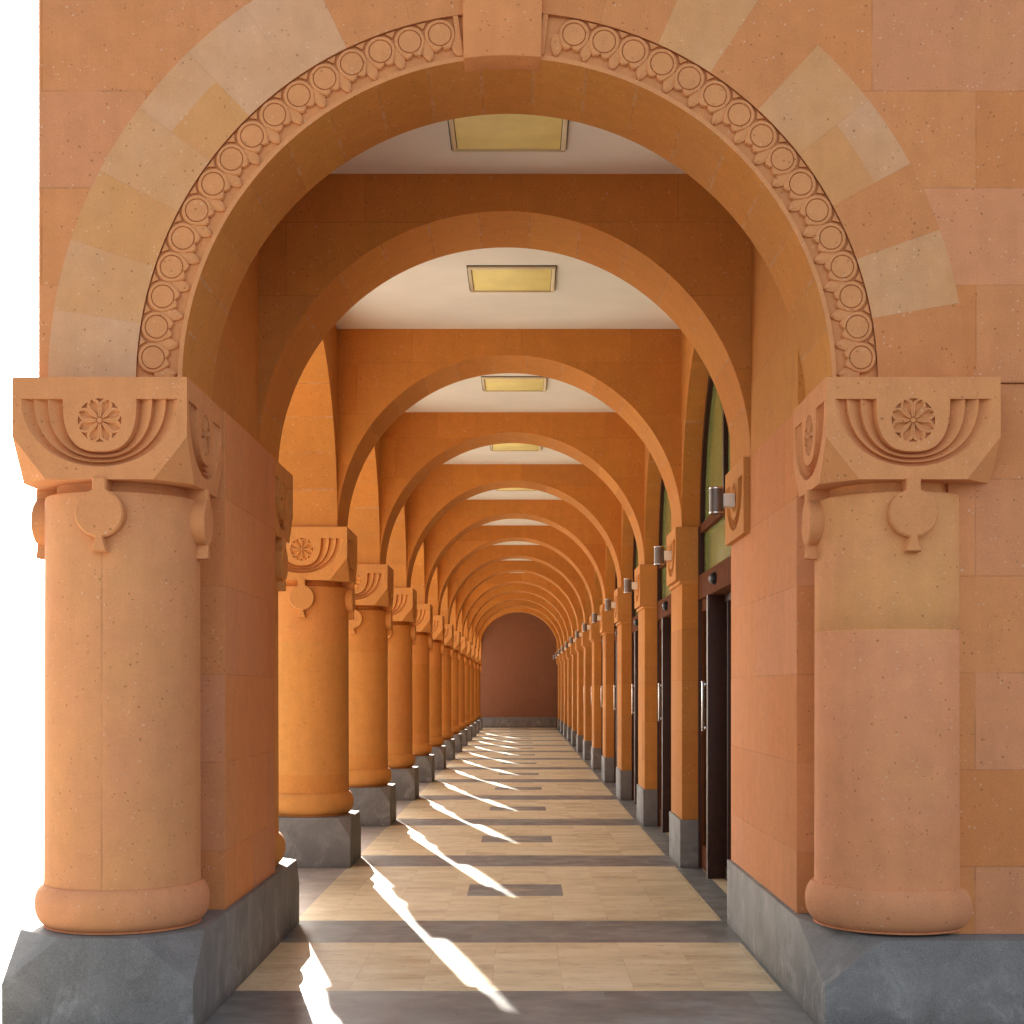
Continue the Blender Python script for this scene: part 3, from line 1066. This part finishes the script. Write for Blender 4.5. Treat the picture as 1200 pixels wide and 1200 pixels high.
# keystone
mb = MB()
ya, yb = Y0 - .030, Y0 + .12
w0, w1 = .172, .180
r0, r1 = RF - .012, 1.90
fb, ft = [], []
kx = XF - .020
nk = 8
bot = [(kx + w0 * (2 * i / nk - 1), ZI + math.sqrt((RF - .003) ** 2 - (kx - XF + w0 * (2 * i / nk - 1)) ** 2)) for i in range(nk + 1)]
topp = [(kx + w1, ZI + r1), (kx - w1, ZI + r1)]
front = bot + topp
for y_, off in ((ya, .0), (yb, 0)):
    for tri in tessellate_polygon([[Vector((p[0], p[1], 0)) for p in front]]):
        mb.poly([(front[i][0], y_, front[i][1]) for i in tri], uv=[(.5, .5)] * 3, tone=.25)
for i in range(len(front)):
    j = (i + 1) % len(front)
    mb.poly([(front[i][0], ya, front[i][1]), (front[j][0], ya, front[j][1]), (front[j][0], yb, front[j][1]), (front[i][0], yb, front[i][1])], uv=[(.5, .5)] * 4, tone=.25)
under(mb.build('keystone', M['facade'], bevel=.007), arch)

# ------------------------------------------------------------------ end wall
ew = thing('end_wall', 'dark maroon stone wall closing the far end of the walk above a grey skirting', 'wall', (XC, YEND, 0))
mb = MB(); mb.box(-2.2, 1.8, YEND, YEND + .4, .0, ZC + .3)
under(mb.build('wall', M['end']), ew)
mb = MB(); mb.box(XL, XR, YEND - .03, YEND - .0005, 0, .40)
under(mb.build('skirting', M['basalt'], bevel=.004), ew)

# ------------------------------------------------------------------ rooms behind the doors
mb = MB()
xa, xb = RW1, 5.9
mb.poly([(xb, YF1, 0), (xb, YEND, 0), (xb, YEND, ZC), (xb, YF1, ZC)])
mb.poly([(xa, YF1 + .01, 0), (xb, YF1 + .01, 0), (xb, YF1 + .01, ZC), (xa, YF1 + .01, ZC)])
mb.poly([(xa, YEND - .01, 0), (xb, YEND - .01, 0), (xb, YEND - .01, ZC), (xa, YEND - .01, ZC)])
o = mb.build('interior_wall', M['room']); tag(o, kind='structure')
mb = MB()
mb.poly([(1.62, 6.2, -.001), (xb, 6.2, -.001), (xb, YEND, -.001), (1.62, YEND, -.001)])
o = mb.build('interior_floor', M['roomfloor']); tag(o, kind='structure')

# ------------------------------------------------------------------ glazed doors
def glazed_door(root, y0, y1):
    """everything between two pilasters; y runs from y0 (near) to y1 (far), local to root"""
    def part(name, mat, boxes, bevel=.003):
        mb = MB()
        for b_ in boxes:
            mb.box(*b_)
        o = mb.build(name, mat, bevel=bevel)
        return under(o, root)
    ZD = 2.24
    ys = y1 - .62                                   # the leaf's edge
    xg = 1.50                                       # plane of the leaf
    xn = 1.60                                       # deeper plane of the near glazing
    # outer frame
    part('frame', M['wood'], [(xg - .02, xg + .06, y1 - .055, y1, .0, ZI)])
    part('frame', M['wood'], [(xn - .02, xn + .05, y0, y0 + .06, 0, ZI)])
    part('door_post', M['wood'], [(xg - .03, xn + .06, ys - .10, ys - .012, 0, ZD)])
    part('transom', M['wood_light'], [(xg - .025, xn + .03, y0 + .06, y1 - .055, ZD, ZD + .20), (xg - .01, xn + .02, y0 + .06, y1 - .055, ZI - .06, ZI + .01)])
    # the leaf with handle
    leaf_ = part('door_leaf', M['wood_light'], [(xg, xg + .045, ys, ys + .075, .012, ZD - .006), (xg, xg + .045, y1 - .115, y1 - .06, .012, ZD - .006),
                                                 (xg, xg + .045, ys + .075, y1 - .115, .012, .20), (xg, xg + .045, ys + .075, y1 - .115, ZD - .10, ZD - .006)])
    mb = MB()
    yh = ys + .045
    for b_ in ((xg - .062, xg - .040, yh - .011, yh + .011, 1.16, 1.56), (xg - .045, xg + .002, yh - .010, yh + .010, 1.175, 1.198), (xg - .045, xg + .002, yh - .010, yh + .010, 1.522, 1.545)):
        mb.box(*b_)
    hnd = mb.build('handle', M['chrome'], bevel=.004)
    hnd.parent = leaf_
    lg = MB(); lg.box(xg + .018, xg + .026, ys + .070, y1 - .110, .19, ZD - .095)
    pg = lg.build('pane', M['glass']); pg.parent = leaf_
    # near side glazing, deeper, with a mullion
    fr = part('side_frame', M['wood'], [(xn, xn + .05, y0 + .06, ys - .10, .0, .10), (xn, xn + .05, y0 + .06, ys - .10, ZD - .06, ZD), (xn, xn + .05, ys - .30, ys - .25, .10, ZD - .06),
                                        (xn, xn + .05, y0 + 1.0, y0 + 1.07, .10, ZD - .06)])
    sg = MB(); sg.box(xn + .020, xn + .028, y0 + .06, ys - .10, .09, ZD - .05)
    o = sg.build('pane', M['glass']); o.parent = fr
    # glass over the transom and in the arch
    part('upper_pane', M['olive_pane'], [(xg + .03, xg + .042, y0 + .06, y1 - .055, ZD + .19, ZI - .055)], 0)
    mb = MB()
    c, rr, n = (y0 + y1) / 2, (y1 - y0) / 2 - .004, 40
    arc = [(c + rr * math.cos(PI * i / n), ZI + .01 + rr * math.sin(PI * i / n)) for i in range(n + 1)]
    for x_ in (xg + .03, xg + .042):
        mb.poly([(x_, p[0], p[1]) for p in arc])
    for i in range(n):
        mb.poly([(xg + .03, *arc[i]), (xg + .03, *arc[i + 1]), (xg + .042, *arc[i + 1]), (xg + .042, *arc[i])])
    under(mb.build('fanlight', M['olive_pane']), root)
    mb = MB()
    rin = rr - .075
    for i in range(n):
        a0, a1 = PI * i / n, PI * (i + 1) / n
        pr = lambda x_, r_, a: (x_, c + r_ * math.cos(a), ZI + .01 + r_ * math.sin(a))
        xs0, xs1 = xg - .005, xg + .028
        mb.poly([pr(xs0, rin, a0), pr(xs0, rr, a0), pr(xs0, rr, a1), pr(xs0, rin, a1)])
        mb.poly([pr(xs0, rin, a0), pr(xs0, rin, a1), pr(xs1, rin, a1), pr(xs1, rin, a0)])
    for x_ in (c - .03,):
        mb.box(xg - .005, xg + .028, x_, x_ + .06, ZI + .012, ZI + rin + .01)
    under(mb.build('fanlight_frame', M['wood']), root)
    # door sensor
    mb = MB()
    prof = [(.062 * math.cos(a), .05 * math.sin(a)) for a in [PI / 2 * i / 8 for i in range(9)]]
    yy, zz = ys - .50, ZD + .10
    n = 24
    for (r0, x0_), (r1, x1_) in zip(prof[:-1], prof[1:]):
        for i in range(n):
            a0, a1 = 2 * PI * i / n, 2 * PI * (i + 1) / n
            f = lambda r_, x_, a: (xg - .025 - x_, yy + 1.5 * r_ * math.cos(a), zz + r_ * .8 * math.sin(a))
            mb.poly([f(r0, x0_, a0), f(r0, x0_, a1), f(r1, x1_, a1), f(r1, x1_, a0)])
    under(mb.build('door_sensor', M['black']), root)


door0 = None
for k in range(NP):
    lb = ('nearest glazed doorway with dark frame, chrome bar handle and black sensor dome' if k == 0 else
          ('farthest glazed doorway, against the dark end wall' if k == NP - 1 else '%s dark-framed glazed doorway from the near door-side pier' % ORD[k]))
    if door0 is None:
        o = thing('glazed_door', lb, 'door', (1.55, P(0) + .88, 0), 'glazed doorways with arched fanlights')
        glazed_door(o, P(0) + .875, P(1) + .012)
        door0 = o
    else:
        o = copy_tree(door0)
        o.location = (1.55, P(k) + .88, 0)
        o['label'] = lb

# ------------------------------------------------------------------ wall lamps on the pilaster heads
lamp0 = None
for k in range(NP):
    lb = ('grey cylinder wall lamp nearest the camera, on the carved head of the near pier' if k == 0 else
          ('farthest grey cylinder wall lamp, beside the dark end wall' if k == NP - 1 else 'grey cylinder wall lamp on the carved head of the %s pilaster' % ORD[k - 1]))
    loc = (1.295, P(k) + CA, 2.648)
    if lamp0 is None:
        o = thing('wall_lamp', lb, 'wall lamp', loc, 'cylinder wall lamps on the pilaster heads')
        cx = -.105
        mb = MB(); mb.lathe([(.034, -.083), (.0425, -.081), (.043, -.076), (.043, .076), (.0425, .081), (.034, .083)], cx=cx, n=40, cap=False)
        mb.build('lamp_body', M['bronze'], o)
        for s in (1, -1):
            mb = MB(); mb.lathe([(.0435, s * .070), (.0445, s * .071), (.0445, s * .0775), (.0435, s * .0785)], cx=cx, n=40, cap=False)
            rg = mb.build('end_ring', M['chrome'], o)
            mb = MB(); mb.lathe([(.036, s * .072), (.036, s * .079)], cx=cx, n=32)
            mb.build('lens', M['lens'], rg)
        mb = MB(); mb.box(cx + .04, .004, -.040, .040, -.040, .040)
        mb.build('bracket', M['whitepaint'], o, bevel=.004)
        lamp0 = o
    else:
        o = copy_tree(lamp0)
        o.location = loc
        o['label'] = lb

# ------------------------------------------------------------------ square ceiling lights
light0 = None
for k in range(-1, NP):
    yc = 7.80 if k < 0 else P(k) + .75 + (S - .75) / 2 - .02
    lb = ('yellowed square ceiling light nearest the camera, just behind the carved entrance arch' if k < 0 else
          ('farthest square ceiling light, before the dark end wall' if k == NP - 1 else 'square ceiling light in the bay behind the %s plain arch' % ORD[k]))
    if light0 is None:
        o = thing('ceiling_light', lb, 'ceiling light', (XC + .03, yc, ZC), 'square ceiling lights')
        mb = MB()
        W0, W1 = .315, .290
        for x0, x1, y0, y1 in ((-W0, W0, -W0, -W1), (-W0, W0, W1, W0), (-W0, -W1, -W1, W1), (W1, W0, -W1, W1)):
            mb.box(x0, x1, y0, y1, -.022, .002)
        mb.build('frame', M['lampframe'], o, bevel=.003)
        mb = MB(); mb.box(-.322, .322, -.322, .322, -.006, .001)
        mb.build('painted_shadow_gap', M['gap_shade'], o)  # solid dark plate, shade between frame and ceiling painted on
        mb = MB(); mb.box(-.286, .286, -.286, .286, -.014, .001)
        mb.build('diffuser', M['panel'], o, bevel=.002)
        light0 = o
    else:
        o = copy_tree(light0)
        o.location = (XC + .03, yc, ZC)
        o['label'] = lb

# ------------------------------------------------------------------ camera
cam = bpy.data.cameras.new('camera')
cam.sensor_width = 36
cam.lens = 36 * 1700 / 1200
cam.shift_x = -11 / 1200
cam.shift_y = 207 / 1200
cam.clip_end = 2000
co = bpy.data.objects.new('camera', cam)
C.objects.link(co)
co.location = (0, 0, 1.5)
co.rotation_euler = (math.radians(90), 0, 0)
sc = bpy.context.scene
sc.camera = co

# ------------------------------------------------------------------ light
AZ = math.radians(13.2)          # the sun stands this far to the left of the walk's far end
EL = math.radians(21.3)
L = Vector((math.sin(AZ) * math.cos(EL), -math.cos(AZ) * math.cos(EL), -math.sin(EL)))
sun = bpy.data.lights.new('sun', 'SUN')
sun.energy = 5.0
sun.angle = math.radians(.5)
sun.color = (1.0, .93, .82)
so = bpy.data.objects.new('sun', sun)
C.objects.link(so)
so.rotation_euler = L.to_track_quat('-Z', 'Y').to_euler()
so.location = (-12, 60, 20)
w = bpy.data.worlds.new('World')
sc.world = w
w.use_nodes = True
nt = w.node_tree
sky = nt.nodes.new('ShaderNodeTexSky')
sky.sky_type = 'NISHITA'
sky.sun_disc = False
sky.sun_elevation = EL
sky.sun_rotation = -AZ
sky.air_density = .8
sky.dust_density = 4.0
sky.ozone_density = .5
haze = nt.nodes.new('ShaderNodeHueSaturation')        # a milky, hazy sky
haze.inputs['Saturation'].default_value = .46
nt.links.new(sky.outputs[0], haze.inputs['Color'])
nt.links.new(haze.outputs[0], nt.nodes['Background'].inputs['Color'])
nt.nodes['Background'].inputs['Strength'].default_value = .15

sc.view_settings.view_transform = 'Standard'
sc.view_settings.look = 'None'
sc.view_settings.exposure = 1.72
sc.view_settings.gamma = 1
sc.view_settings.use_curve_mapping = False
sc.render.engine = 'CYCLES'
sc.cycles.max_bounces = 12
sc.cycles.diffuse_bounces = 8
sc.cycles.use_denoising = True
